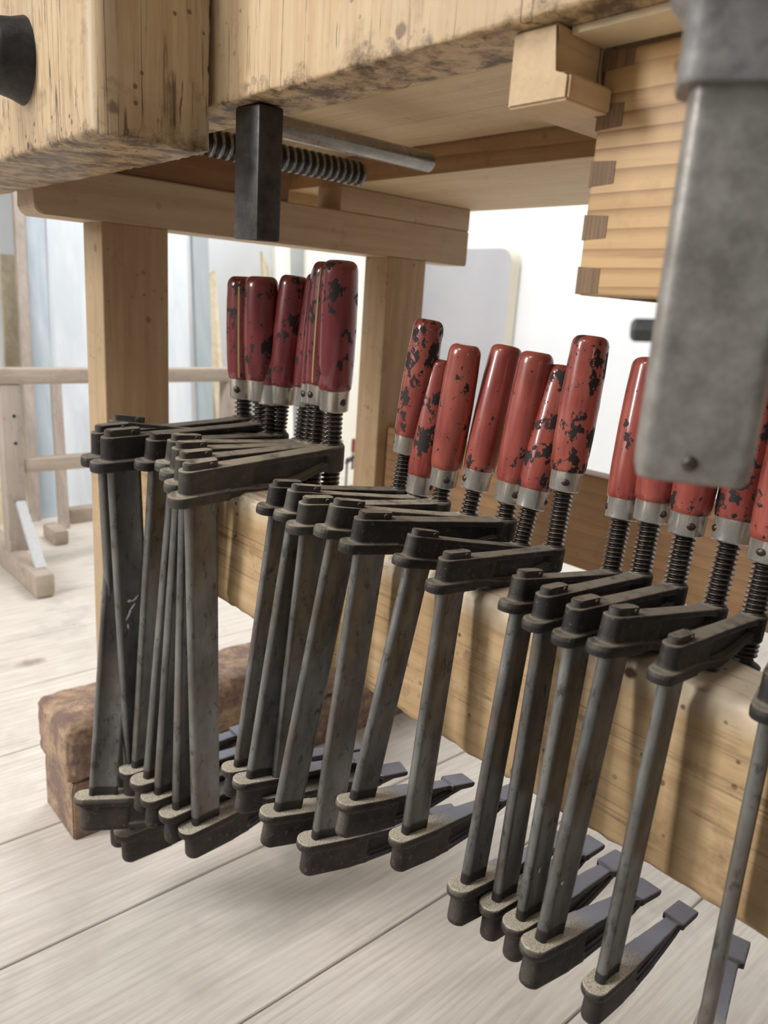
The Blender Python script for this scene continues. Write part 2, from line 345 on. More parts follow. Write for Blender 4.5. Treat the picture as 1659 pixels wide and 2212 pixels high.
def lathe(bm, prof, seg=28, cx=0, cy=0, mat=0, caps=True, oct_=0.0, axis='Z'):
    rings = []
    for z, r in prof:
        ring = []
        for i in range(seg):
            a = 2*math.pi*i/seg; rr = r*(1+oct_*math.cos(8*a))
            p = (cx+rr*math.cos(a), cy+rr*math.sin(a), z)
            ring.append(bm.verts.new(p))
        rings.append(ring)
    for k in range(len(rings)-1):
        for i in range(seg):
            j = (i+1) % seg
            f = bm.faces.new((rings[k][i], rings[k][j], rings[k+1][j], rings[k+1][i])); f.material_index = mat
    if caps:
        f = bm.faces.new(rings[0][::-1]); f.material_index = mat
        f = bm.faces.new(rings[-1]); f.material_index = mat
    return rings
def loft(bm, secs, closed=True):
    """secs: list of lists of points"""
    R_ = [[bm.verts.new(p) for p in s] for s in secs]; n = len(R_[0])
    for k in range(len(R_)-1):
        for i in range(n):
            j = (i+1) % n; bm.faces.new((R_[k][i], R_[k][j], R_[k+1][j], R_[k+1][i]))
    bm.faces.new(R_[0][::-1]); bm.faces.new(R_[-1])
def stadium(hw, y0, y1, z, n=10, r0=None):
    """outline in XY: round nose at y0, squarer at y1"""
    pts = []; r = r0 or hw
    for i in range(n+1):
        a = math.pi*i/n; pts.append((hw*math.cos(a), y0+r-r*math.sin(a), z))
    rr = hw*0.5
    for i in range(n//2+1):
        a = math.pi/2*i/(n//2); pts.append((-hw+rr-rr*math.cos(a), y1-rr+rr*math.sin(a), z))
    for i in range(n//2+1):
        a = math.pi/2*i/(n//2); pts.append((hw-rr+rr*math.sin(a), y1-rr+rr*math.cos(a), z))
    return pts
def ribbon(bm, pts):
    """pts: (y, z0, z1, halfwidth) -> solid strip"""
    loft(bm, [[(-w, y, a), (w, y, a), (w, y, b), (-w, y, b)] for y, a, b, w in pts])
def cast(name, bm, voxel=0.0009, smooth=4):
    """fuse overlapping solids into one surface with soft cast fillets"""
    bmesh.ops.recalc_face_normals(bm, faces=bm.faces)
    me = bpy.data.meshes.new(name+'_raw'); bm.to_mesh(me); bm.free()
    o = bpy.data.objects.new(name+'_raw', me); COL.objects.link(o)
    m = o.modifiers.new('r', 'REMESH'); m.mode = 'VOXEL'; m.voxel_size = voxel; m.use_smooth_shade = True
    s = o.modifiers.new('s', 'SMOOTH'); s.factor = 0.5; s.iterations = smooth
    dg = bpy.context.evaluated_depsgraph_get(); dg.update()
    res = bpy.data.meshes.new_from_object(o.evaluated_get(dg)); res.name = name
    bpy.data.objects.remove(o, do_unlink=True)
    res.shade_smooth(); res.materials.clear()
    return res

# ---------------------------------------------------------------- setting
# floor boards (one surface, real gaps)
bm = bmesh.new()
edges = [-3.25, -3.05, -2.85, -2.65, -2.45, -2.25, -2.05, -1.765, -1.545, -1.34, -1.137, -0.934, -0.734, -0.527, -0.325, -0.12, 0.085, 0.29, 0.5, 0.7, 0.9, 1.1, 1.3, 1.5]
for i in range(len(edges)-1):
    ys = [-1.2, 2.66]
    if i % 3 == 1: ys = [-1.2, 1.55, 2.66]
    for j in range(len(ys)-1):
        add_box(bm, edges[i]+0.0011, edges[i+1]-0.0011, ys[j]+0.001, ys[j+1]-0.001, -0.03, 0.0, 0.0012, 1)
add_box(bm, -3.25, 1.5, -1.2, 2.66, -0.06, -0.0302)
fl = link('floor', bm_mesh('floor', bm, False), M['floor']); fl['kind'] = 'structure'
bm = bmesh.new(); add_box(bm, -3.2, 3.0, 2.6, 2.66, 0, 2.7)
o = link('wall_back', bm_mesh('wall_back', bm, False), M['wall']); o['kind'] = 'structure'
bm = bmesh.new(); add_box(bm, -3.25, -3.0, -1.2, 2.6, 0, 2.7)
o = link('wall_left', bm_mesh('wall_left', bm, False), M['wall']); o['kind'] = 'structure'

# ---------------------------------------------------------------- workbench
WB = Vector((-0.4, 0.6, 0.0))
bench = empty('workbench', WB, 'large worn beech workbench with front vise block and trestle legs, carrying all the clamps', 'workbench')
def wbpart(name, me, mat, label=None, parent=None):
    shift(me, WB); o = link(name, me, mat, parent or bench)
    if label: o['label'] = label
    return o
def boxpart(name, dims, mat, bev=0.003, label=None, parent=None, seg=3):
    bm = bmesh.new(); add_box(bm, *dims, bev, seg)
    return wbpart(name, bm_mesh(name, bm), mat, label, parent)
XE = 1.1
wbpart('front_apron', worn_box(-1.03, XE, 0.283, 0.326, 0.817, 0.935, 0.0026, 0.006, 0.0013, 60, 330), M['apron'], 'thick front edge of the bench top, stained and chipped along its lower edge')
bm = bmesh.new()
add_box(bm, -1.03, XE, 0.3262, 0.499, 0.882, 0.935, 0.0008, 1); add_box(bm, -1.03, XE, 0.4998, 0.590, 0.882, 0.935, 0.0008, 1); add_box(bm, -1.03, XE, 0.5908, 0.679, 0.882, 0.935, 0.0008, 1)
wbpart('bench_top', bm_mesh('bench_top', bm), M['light'], 'pale underside boards of the bench top')
boxpart('tray_side', (-1.03, XE, 0.680, 0.697, 0.8495, 0.935), M['brown'], 0.001)
boxpart('tray_bottom', (-1.03, XE, 0.681, 0.937, 0.8492, 0.866), M['light'], 0.001)
boxpart('end_board', (-1.029, -1.012, 0.345, 0.937, 0.800, 0.8815), M['light'], 0.002)
boxpart('back_rail', (-1.03, XE, 0.9372, 0.965, 0.851, 0.935), M['light'], 0.002)
def trestle(xl, xr):
    for nm, y0, y1 in (('leg', 0.353, 0.432), ('leg', 0.772, 0.848)):
        bm = bmesh.new(); add_box(bm, xl+0.001, xr, y0, y1, 0.163, 0.766, 0.0022, 3)
        wbpart(nm, bm_mesh(nm, bm), M['post'])
    # top rail with rounded lower front corner
    bm = bmesh.new()
    prof = [(0.936, 0.7652), (0.936, 0.817), (0.2835, 0.817)] + [(0.2835+0.010*(1-math.cos(a)), 0.7752-0.010*math.sin(a)) for a in [math.pi/2*i/5 for i in range(6)]]
    loft(bm, [[(x, y, z) for y, z in prof] for x in (xl, xr)])
    bmesh.ops.bevel(bm, geom=list(bm.edges), offset=0.0018, segments=2, affect='EDGES')
    wbpart('top_rail', bm_mesh('top_rail', bm), M['lightY'])
    boxpart('bearer', (xl+0.004, xr-0.004, 0.329, 0.60, 0.8172, 0.8818), M['bearer'], 0.002)
    boxpart('cleat', (xl, xr, 0.681, 0.935, 0.8172, 0.849), M['lightY'], 0.002)
    # foot: overhanging worn cap over a narrower base
    bm = bmesh.new()
    def sec(x0, x1, y0, y1, z0, z1, rr):
        pts = [(y1, z0), (y1, z1)] + [(y0+rr-rr*math.sin(a), z1-rr+rr*math.cos(a)) for a in [math.pi/2*i/6 for i in range(7)]]
        pts += [(y0, z0)]
        return [[(x, y, z) for y, z in pts] for x in (x0, x1)]
    cap_me = worn_box(xl-0.054, xr+0.002, 0.290, 1.00, 0.083, 0.165, 0.013, 0.007, 0.0012, 30, 120); bm.from_mesh(cap_me)
    pts2 = [(0.995, 0.0), (0.995, 0.084), (0.300, 0.084), (0.297, 0.07), (0.297, 0.0)]
    bm2 = bmesh.new(); loft(bm2, [[(x, y, z) for y, z in pts2] for x in (xl-0.050, xr-0.002)])
    bmesh.ops.bevel(bm2, geom=list(bm2.edges), offset=0.002, segments=2, affect='EDGES')
    me2 = bpy.data.meshes.new('t'); bm2.to_mesh(me2); bm2.free(); bm.from_mesh(me2)
    wbpart('trestle_foot', bm_mesh('trestle_foot', bm), M['foot'], 'worn trestle foot with dented rounded end')
trestle(-0.937, -0.883)
trestle(0.80, 0.854)
wbpart('stretcher', worn_box(-0.8825, 0.80, 0.3385, 0.388, 0.424, 0.533, 0.0075, 0.006, 0.0010, 40, 300), M['pine'], 'thick knotty pine stretcher that carries the row of clamps')
boxpart('stretcher', (-0.8825, 0.80, 0.79, 0.822, 0.400, 0.518), M['brown'], 0.003, 'brown rear stretcher')
# front vise block
def jaw_mesh():
    me = worn_box(-1.03, -0.510, 0.203, 0.2805, 0.787, 0.935, 0.0036, 0.004, 0.0014, 60, 210)
    for v in me.vertices:      # generously rounded outer corner
        x, y = v.co.x, v.co.y; R_ = 0.016; cx, cy = -0.510-R_, 0.203+R_
        if x > cx and y < cy:
            d = math.hypot(x-cx, y-cy)
            if d > R_: v.co.x = cx+(x-cx)/d*R_; v.co.y = cy+(y-cy)/d*R_
    return me
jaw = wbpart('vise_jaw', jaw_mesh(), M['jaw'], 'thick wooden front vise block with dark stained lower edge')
def cyl_y(name, x, z, y0, y1, r, mat, parent, prof=None, seg=32):
    bm = bmesh.new()
    P = prof or [(y0, r*0.86), (y0+0.002, r), (y1-0.002, r), (y1, r*0.84)]
    lathe(bm, P, seg)
    for v in bm.verts: v.co = Vector((x+v.co.x, v.co.z, z+v.co.y))
    if isinstance(mat, list):
        for f in bm.faces:
            c = f.calc_center_median()
            if math.hypot(c.x-x, c.z-z) < 0.0115: f.material_index = 1
    return wbpart(name, bm_mesh(name, bm, True, 50), mat, None, parent)
cyl_y('guide_rod', -0.640, 0.845, 0.24, 0.609, 0.0098, M['vise_steel'], jaw)
pr = []
y = 0.24; p_ = 0.0098
while y < 0.617:
    pr += [(y, 0.0094), (y+p_*0.20, 0.0100), (y+p_*0.34, 0.0130), (y+p_*0.46, 0.0139), (y+p_*0.60, 0.0139), (y+p_*0.72, 0.0130), (y+p_*0.88, 0.0098)]; y += p_
cyl_y('vise_screw', -0.770, 0.845, 0, 0, 0.0135, [M['vise_screw'], M['groove_shade']], jaw, pr)
cyl_y('vise_hub', -0.642, 0.848, 0.165, 0.2033, 0.031, M['black'], jaw, [(0.176, 0.010), (0.178, 0.020), (0.184, 0.024), (0.195, 0.026), (0.2033, 0.029)])
# drawer runner under the apron (rebated strip)
bm = bmesh.new()
pf = [(-0.259, 0.7857), (-0.2258, 0.7857), (-0.2258, 0.7965), (-0.2345, 0.7965), (-0.2345, 0.8168), (-0.259, 0.8168)]
loft(bm, [[(x, y, z) for x, z in pf] for y in (0.2915, 0.3242)])
bmesh.ops.bevel(bm, geom=list(bm.edges), offset=0.0012, segments=2, affect='EDGES')
bm2 = bmesh.new(); pf2 = [(-0.259, 0.7857), (-0.2345, 0.7857), (-0.2345, 0.8168), (-0.259, 0.8168)]
add_box(bm2, -0.2588, -0.2345, 0.3242, 0.62, 0.786, 0.8165)
me2 = bpy.data.meshes.new('t'); bm2.to_mesh(me2); bm2.free(); bm.from_mesh(me2)
wbpart('drawer_runner', bm_mesh('drawer_runner', bm), M['runner'], 'pale rebated wooden runner with an L shaped end')
# runner hangs from a filler up to the top behind the apron
boxpart('drawer_frame', (-0.258, -0.2348, 0.327, 0.62, 0.8170, 0.8818), M['light'], 0.001)
# drawer
DX = -0.2335
dr = None
bm = bmesh.new(); add_box(bm, DX+0.0002, 0.15, 0.3252, 0.341, 0.7074, 0.8132, 0.0022, 3)
dr = wbpart('drawer', bm_mesh('drawer', bm), M['drawer'], 'pine drawer box with dark end grain joints down its left edge')
bm = bmesh.new(); add_box(bm, DX+0.0004, DX+0.014, 0.342, 0.62, 0.7076, 0.813, 0.001, 1)
hs = [(0.7079, 0.7205, 0.0125), (0.7325, 0.7438, 0.0130), (0.7560, 0.7672, 0.0133), (0.7800, 0.7912, 0.0138), (0.8045, 0.8128, 0.0160)]
for z0, z1, wd in hs:
    bmx = [(DX+0.0001, z0), (DX+wd, z0+0.0008), (DX+wd, z1-0.0008), (DX+0.0001, z1)]
    loft(bm, [[(x, y, z) for x, z in bmx] for y in (0.32495, 0.343)])
wbpart('drawer_side', bm_mesh('drawer_side', bm, False), M['endgrain'], 'dark end grain fingers of the corner joint', dr)
boxpart('drawer_bottom', (DX+0.014, 0.15, 0.342, 0.62, 0.712, 0.718), M['light'], 0.0005, None, dr)
boxpart('filler_strip', (-0.2338, 0.16, 0.300, 0.3240, 0.8137, 0.8168), M['board_cream'], 0.0004, 'thin pale strip between drawer and bench top')

# bench dog
bm = bmesh.new(); add_box(bm, -0.015, 0.015, -0.0095, 0.0095, -0.083, -0.0003, 0.0016, 2)
dog = link('bench_dog', bm_mesh('bench_dog', bm), M['dog'])
dog.location = (-0.482, 0.3005, 0.817); dog.rotation_euler = (math.radians(1.6), math.radians(2.5), 0)
dog['label'] = 'square black steel bench dog hanging down from the bench top beside the vise block'; dog['category'] = 'bench dog'

# ---------------------------------------------------------------- clamps
def arm_mesh():
    bm = bmesh.new()
    loft(bm, [stadium(7.9, -17.5, 20, 4), stadium(7.3, -16.5, 20, 12), stadium(7.1, -16, 20, 26)])
    loft(bm, [stadium(9.6, -25, 22, 0), stadium(9.8, -25.3, 22, 4), stadium(9.4, -24.5, 22, 8)])
    ribbon(bm, [(-8, 21.5, 26, 6.6), (20, 21.5, 26, 7.2), (60, 21.5, 26, 6.6), (95, 21.5, 26.3, 6.8), (112, 21, 26.8, 8)])
    ribbon(bm, [(10, 2, 24, 2.0), (112, 7, 24, 2.0)])
    loft(bm, [[(-6.9, 10, 3), (6.9, 10, 3), (6.9, 10, 24), (-6.9, 10, 24)], [(-6.6, 38, 3), (6.6, 38, 3), (6.6, 38, 24), (-6.6, 38, 24)], [(-4, 44, 3), (4, 44, 3), (4, 44, 24), (-4, 44, 24)]])
    ribbon(bm, [(15, 0, 7, 9.4), (24, 1.0, 7, 8.6), (33, 1.2, 6.5, 8.2), (45, -0.8, 5, 8.4), (58, -2.0, 4, 8.0), (72, -1.2, 4.5, 7.2), (86, 1.6, 7, 6.4), (100, 5.5, 11, 6.2), (113, 8, 14, 7)])
    lathe(bm, [(5.5, 9.6), (7, 10.4), (26, 10.6), (28, 9.6)], 32, 0, 120)
    for v in bm.verts: v.co *= 0.001
    return cast('sliding_arm', bm, 0.0007, 3)
def jawl_mesh():
    bm = bmesh.new()
    loft(bm, [stadium(9.6, -24, 26, -8), stadium(10.2, -25, 26, -5), stadium(9.8, -24.6, 26, 0)])
    ribbon(bm, [(8, -6.5, 0, 9.8), (26, -6, 0, 9.6), (60, -5, 0, 7.8), (100, -4.2, -0.3, 5.9), (104, -4.2, -0.3, 5.9)])
    ribbon(bm, [(102, -4.6, 0.9, 8.6), (104, -5, 1.2, 9.6), (128, -4, 1.2, 9.4), (131, -3, 0.6, 9.0)])
    loft(bm, [stadium(7.8, -18, 26, -32), stadium(8.1, -19, 26, -30), stadium(7.9, -19, 26, -4)])
    loft(bm, [[(-2.4, 15, -30), (2.4, 15, -30), (2.4, 15, -2), (-2.4, 15, -2)], [(-2.4, 60, -26), (2.4, 60, -26), (2.4, 60, -2), (-2.4, 60, -2)], [(-2.2, 122, -6), (2.2, 122, -6), (2.2, 122, -2), (-2.2, 122, -2)]])
    loft(bm, [[(-7.2, 15, -31), (7.2, 15, -31), (7.2, 15, -3), (-7.2, 15, -3)], [(-6.8, 38, -30), (6.8, 38, -30), (6.8, 38, -3), (-6.8, 38, -3)], [(-3, 43, -29), (3, 43, -29), (3, 43, -3), (-3, 43, -3)]])
    ribbon(bm, [(18, -32, -27, 7.9), (40, -30.5, -25.5, 7.2), (62, -26.5, -22, 6.6), (84, -20, -15.5, 6.0), (104, -12.5, -8, 5.6), (122, -6.5, -3, 5.4)])
    for v in bm.verts: v.co *= 0.001
    return cast('fixed_jaw', bm, 0.0008, 3)
ARM = arm_mesh(); JAW = jawl_mesh()
ARM_D = ARM.copy(); ARM.materials.append(M['iron_dark']); ARM_D.materials.append(M['iron_dusty']); JAW.materials.append(M['iron_jaw'])
def rail_outline():
    half = []
    for a in [math.pi/2*i/5 for i in range(6)]: half.append((4.3*math.sin(a), -12.5+3.2-3.2*math.cos(a)))
    half += [(4.3, -8.4), (3.0, -7.2), (3.0, 8.8), (3.6, 9.8), (3.7, 11.6), (3.0, 12.5)]
    return [(x*0.001, y*0.001) for x, y in half]+[(-x*0.001, y*0.001) for x, y in reversed(half[1:])]
RO = rail_outline()
def rail_mesh(Ll):
    bm = bmesh.new(); L_ = Ll+0.0262; n = max(12, int(L_/0.012)); secs = []
    for i in range(n+1):
        z = L_*i/n
        secs.append([(x, y, z) for x, y in RO])
    loft(bm, secs); return bm_mesh('rail', bm, True, 50)
def stop_mesh():
    bm = bmesh.new(); loft(bm, [stadium(4.3, -13.0, 13.6, 25.5), stadium(4.3, -13.0, 13.6, 31.2)])
    bmesh.ops.bevel(bm, geom=[e for e in bm.edges if all(v.co.z > 31 for v in e.verts)], offset=0.7, segments=2, affect='EDGES')
    for v in bm.verts: v.co *= 0.001
    bm2 = bmesh.new(); lathe(bm2, [(0, 1.9), (1.2, 1.8), (1.5, 1.3), (1.5, 0.9), (0.9, 0.8)], 14)
    for v in bm2.verts: v.co = Vector((0.0041+v.co.z*0.001, 0.0075+v.co.x*0.001, 0.0286+v.co.y*0.001))
    me2 = bpy.data.meshes.new('t'); bm2.to_mesh(me2); bm2.free(); bm.from_mesh(me2)
    return bm_mesh('end_stop', bm)
STOP = stop_mesh(); STOP.materials.append(M['iron_dark']); STOP_D = STOP.copy(); STOP_D.materials.clear(); STOP_D.materials.append(M['iron_dusty'])
def spindle_mesh(z0, z1, ro=0.0076, ri=0.0054, p=0.0039, seg=24):
    bm = bmesh.new(); per = 8; n = int((z1-z0)/p*per); rings = []
    for k in range(n+1):
        z = z0+(z1-z0)*k/n; ring = []
        for i in range(seg):
            a = i/seg; f = (z/p-a) % 1.0
            t = max(0.0, 1-abs(f-0.5)/0.30); t = min(1, t*1.6)
            r = ri+(ro-ri)*t; ring.append(bm.verts.new((r*math.cos(2*math.pi*a), r*math.sin(2*math.pi*a), z)))
        rings.append(ring)
    for k in range(n):
        for i in range(seg):
            j = (i+1) % seg; bm.faces.new((rings[k][i], rings[k][j], rings[k+1][j], rings[k+1][i]))
    bm.faces.new(rings[0][::-1]); bm.faces.new(rings[-1])
    for f in bm.faces:
        c = f.calc_center_median()
        if math.hypot(c.x, c.y) < ri+(ro-ri)*0.30: f.material_index = 1
    return bm_mesh('spindle', bm, True, 60)
def pad_mesh():
    bm = bmesh.new(); lathe(bm, [(-10, 8.5), (-9.4, 10.6), (-7.5, 11), (-6, 9.6), (-4, 6.6), (-1.5, 5.6), (0.5, 5.4)], 26)
    for v in bm.verts: v.co *= 0.001
    return bm_mesh('swivel_pad', bm)
PAD = pad_mesh(); PAD.materials.append(M['black'])
def handle_mesh(L_):
    bm = bmesh.new(); H = L_*1000
    pf = [(0, 12.2), (1.2, 13.1), (6, 13.7), (H*0.25, 14.4), (H*0.5, 14.7), (H*0.75, 14.4), (H-11, 13.8)]
    for i in range(1, 9):
        a = math.pi/2*i/8; pf.append((H-11+11*math.sin(a), 13.8-7.0*(1-math.cos(a))**1.35 if i < 8 else 6.0))
    lathe(bm, pf, 40, oct_=0.004)
    for v in bm.verts: v.co *= 0.001
    return bm_mesh('handle', bm, True, 50)
def ferrule_mesh(ang):
    bm = bmesh.new()
    lathe(bm, [(-17, 6.0), (-17, 11.2), (-16.2, 11.8), (-1.0, 12.1), (0.2, 12.5), (0.6, 12.0)], 36)
    for k in (0, 1):
        b2 = bmesh.new(); lathe(b2, [(0, 3.1), (0.5, 3.0), (1.2, 2.2), (1.6, 0.9)], 14)
        R_ = Matrix.Rotation(ang+k*math.pi, 4, 'Z') @ Matrix.Translation((11.5, 0, -8.5)) @ Matrix.Rotation(math.pi/2, 4, 'Y')
        bmesh.ops.transform(b2, matrix=R_, verts=b2.verts)
        for f in b2.faces: f.material_index = 1
        me = bpy.data.meshes.new('t'); b2.to_mesh(me); b2.free(); bm.from_mesh(me)
    for v in bm.verts: v.co *= 0.001
    return bm_mesh('ferrule', bm, True, 35)

# s, x, y, z, yaw, lean, roll, rail length, spindle travel, handle length factor
CL = {
'A1':(1.1544,-0.7343,0.3130,0.5398,-0.4474,-0.0779,-0.1104,0.3618,0.0309,0.7922),
'A2':(1.2247,-0.7253,0.2958,0.5321,0.0175,0.0368,0.0307,0.4028,0.0222,0.8096),
'A3':(1.2334,-0.6988,0.2949,0.5316,-0.0527,0.0390,0.0253,0.4024,0.0244,0.7892),
'A4':(1.0807,-0.6697,0.3200,0.5360,0.0344,-0.0300,0.0834,0.3268,0.0326,0.9605),
'A5':(1.0739,-0.6366,0.3244,0.5397,0.0151,-0.0721,0.0439,0.3154,0.0359,0.9759),
'A6':(1.0953,-0.6177,0.3201,0.5363,0.0391,-0.0410,0.0583,0.3232,0.0401,0.9742),
'A7':(1.1099,-0.5976,0.3150,0.5319,0.0499,0.0097,0.0633,0.3296,0.0400,0.9538),
'A8':(1.1450,-0.5732,0.3078,0.5272,-0.0042,0.0682,0.0877,0.3402,0.0347,0.9360),
'B1':(0.8315,-0.4703,0.3210,0.5403,-0.1880,-0.0870,0.0659,0.2195,0.0305,1.0483),
'B2':(0.8625,-0.4463,0.3206,0.5407,-0.1285,-0.1317,0.0028,0.2064,0.0033,1.0218),
'B3':(0.8418,-0.4267,0.3186,0.5378,-0.2595,-0.0484,0.0692,0.2186,0.0128,1.0414),
'B4':(0.8621,-0.3973,0.3210,0.5412,-0.1968,-0.1462,0.0237,0.2111,0.0209,1.0186),
'B5':(0.8716,-0.3666,0.3198,0.5402,-0.2537,-0.0771,0.0351,0.2198,0.0138,0.9856),
'B6':(0.7568,-0.3250,0.3237,0.5413,-0.0726,-0.2053,-0.0069,0.1559,0.0272,1.0773),
'B7':(0.7489,-0.2922,0.3207,0.5375,-0.0490,-0.0742,0.0062,0.1613,0.0388,1.0857),
'C1':(0.7214,-0.2412,0.3238,0.5415,0.0250,-0.1574,-0.0345,0.1591,0.0338,1.1308),
'C2':(0.7138,-0.2227,0.3221,0.5393,-0.0058,-0.0621,-0.0071,0.1637,0.0327,1.0000),
'C3':(0.7282,-0.2030,0.3215,0.5389,-0.0241,-0.0640,0.0010,0.1622,0.0307,1.0000),
'C4':(0.7514,-0.1826,0.3221,0.5402,-0.0507,-0.1523,-0.0180,0.1553,0.0374,1.0000),
'C5':(0.6749,-0.1523,0.3233,0.5397,0.0109,-0.0689,0.0071,0.1648,0.0297,1.0000),
'C6':(0.7238,-0.1082,0.3248,0.5428,0.2461,-0.0205,-0.0072,0.1819,0.0300,1.0000),
}
PREF = {   # arm finish, handle paint, rivet angle (deg)
'A1': (0, 'red_deep', 20), 'A2': (0, 'red_deep', -60), 'A3': (0, 'red_deep', -10), 'A4': (0, 'red_deep', 40), 'A5': (1, 'red_deep', 200), 'A6': (1, 'red_deep', 90), 'A7': (1, 'red_deep', 100), 'A8': (1, 'red_deep', 0),
'B1': (0, 'red_many', -150), 'B2': (1, 'red_mid', 20), 'B3': (1, 'red_few', -35), 'B4': (1, 'red_few', -110), 'B5': (0, 'red_few', -30), 'B6': (0, 'red_many', 20), 'B7': (0, 'red_mid', -55),
'C1': (0, 'red_few', -140), 'C2': (0, 'red_few', -20), 'C3': (0, 'red_mid', -50), 'C4': (0, 'red_many', -135), 'C5': (0, 'red_mid', -90), 'C6': (0, 'red_mid', 0)}
LAB = {
'A1': 'rearmost bar clamp of the left cluster, small head against the front trestle leg',
'A2': 'bar clamp at far left whose head sticks out furthest left, handle with pale line',
'A3': 'dark bar clamp second from the left, long arm reaching to a heavily chipped dark handle',
'A4': 'dark bar clamp in the left cluster with bare gaps on both sides of its rail',
'A5': 'dusty bar clamp rearmost of the four tightly nested heads in the left cluster',
'A6': 'dusty bar clamp second from the back of four tightly nested heads on the left',
'A7': 'dusty bar clamp directly behind the frontmost clamp of the left cluster',
'A8': 'frontmost large bar clamp of the left cluster with widest rail and tallest dark handle',
'B1': 'leftmost bar clamp of the middle group with slim dark arm and heavily chipped handle',
'B2': 'dusty bar clamp second in the middle group, handle half hidden behind a smoother one',
'B3': 'dusty bar clamp third in the middle group, handle standing before a half hidden one',
'B4': 'dusty bar clamp fourth in the middle group with smooth red handle and broad rail',
'B5': 'dark bar clamp fifth in the middle group with the lowest hanging jaw there',
'B6': 'dark bar clamp sixth in the middle group, chipped handle behind the rightmost one there',
'B7': 'rightmost bar clamp of the middle group, its red handle in front of a chipped one',
'C1': 'leftmost bar clamp of the right group, glossy handle beside the grey steel bar',
'C2': 'second bar clamp of the right group, handle mostly hidden behind the grey bar',
'C3': 'third bar clamp of the right group, black chips low on its half hidden handle',
'C4': 'fourth bar clamp of the right group, front one of its four close rails',
'C5': 'bar clamp hanging alone at right, swivel pad showing behind the stretcher',
'C6': 'bar clamp at the right edge seen edge on, thin rail and jaw tip visible'}
GRP = {'A': 'bar clamps in the left cluster', 'B': 'bar clamps in the middle group', 'C': 'bar clamps in the right group'}
RE = Euler
def place(key):
    s, x, y, z, ya, le, ro, L_, e, hl = CL[key]; fin, paint, rv = PREF[key]
    Rm = (Matrix.Rotation(ya, 3, 'Z') @ Matrix.Rotation(le, 3, 'X') @ Matrix.Rotation(ro, 3, 'Y')).to_euler('XYZ')
    c = empty('bar_clamp', (x, y, z), LAB[key], 'clamp', GRP[key[0]], Rm, s)
    Ll = L_/s; el = e/s; kd = 1.0 if key[0] in 'AD' else 1+(0.88/s-1)*0.75
    a = link('sliding_arm', ARM_D if fin else ARM, None, c)
    r = link('rail', rail_mesh(Ll), M['rail'], c); r.location = (0, 0, -Ll)
    st = link('end_stop', STOP_D if fin else STOP, None, r); st.location = (0, 0, Ll)
    j = link('fixed_jaw', JAW, None, c); j.location = (0, 0, -Ll)
    below = max(0.010, 0.060-el) if key[0] != 'C' else 0.013
    sp = link('spindle', spindle_mesh(0.0055-below, 0.026+el+0.006), [M['thread'], M['groove_shade']], c); sp.location = (0, 0.120, 0); sp.scale = (1.03*kd, 1.03*kd, 1)
    pd = link('swivel_pad', PAD, None, sp); pd.location = (0, 0, 0.0055-below)
    h = link('handle', handle_mesh(0.105*hl), M[paint], c); h.location = (0, 0.120, 0.026+el+0.017); h.scale = (kd, kd, 1)
    fe = ferrule_mesh(math.radians(rv)-ya); fe.materials.append(M['nickel']); fe.materials.append(M['rivet'])
    fo = link('ferrule', fe, None, h)
    return c, r, h
REF = {k: place(k) for k in CL}
# bare wood glue line showing down two of the dark handles
for k, ang in (('A2', -48), ('A7', -68)):
    c, r, h = REF[k]; H = 0.105*CL[k][9]; bm = bmesh.new(); a0 = math.radians(ang)-CL[k][4]; secs = []
    for i in range(15):
        t = 0.02+0.93*i/14; z = H*t; q = H*1000*t; HH = H*1000
        kn = [(0, 12.2), (1.2, 13.1), (6, 13.7), (HH*0.25, 14.4), (HH*0.5, 14.7), (HH*0.75, 14.4), (HH-11, 13.8)]
        rr = 13.8
        for (za, ra), (zb_, rb) in zip(kn, kn[1:]):
            if za <= q <= zb_: rr = ra+(rb-ra)*(q-za)/(zb_-za)
        if q > HH-11: rr = 13.8-7.0*(1-math.cos(math.asin(min(1, (q-(HH-11))/11))))**1.35
        w = 0.05
        secs.append([((rr+d)*0.001*math.cos(a0+s_*w), (rr+d)*0.001*math.sin(a0+s_*w), z) for s_, d in ((-1, -0.6), (1, -0.6), (1, 0.18), (-1, 0.18))])
    loft(bm, secs); link('glue_line', bm_mesh('glue_line', bm), M['bare'], h, label='pale bare wood line down the handle')
# white paint marks on three rails
def smear(key, zz, pts):
    c, r, h = REF[key]; bm = bmesh.new()
    for (y0, z0, ww, hh, an) in pts:
        n = 9; ring = []
        for i in range(n):
            a = 2*math.pi*i/n; rr = 0.75+0.35*mnoise.noise(Vector((i*1.7, z0*900, y0*700)))
            u = ww*math.cos(a)*rr; v = hh*math.sin(a)*rr
            ring.append((y0+u*math.cos(an)-v*math.sin(an), zz+z0+u*math.sin(an)+v*math.cos(an)))
        loft(bm, [[(xx, p[0], p[1]) for p in ring] for xx in (0.0029, 0.00325)])
    link('paint_mark', bm_mesh('paint_mark', bm, False), M['whitepaint'], r, label='white paint marks on the rail')
smear('A3', 0.205, [(-0.003, 0.000, 0.0012, 0.007, -0.5), (0.000, 0.006, 0.0010, 0.006, -0.7), (-0.002, 0.012, 0.0028, 0.0016, 0.2), (0.003, 0.013, 0.0010, 0.005, -0.8), (-0.004, -0.010, 0.0010, 0.003, 0.1)])
smear('C4', 0.043, [(-0.0035, 0, 0.0020, 0.0019, 0)])
smear('C3', 0.040, [(-0.0005, 0, 0.0015, 0.0035, 0)])

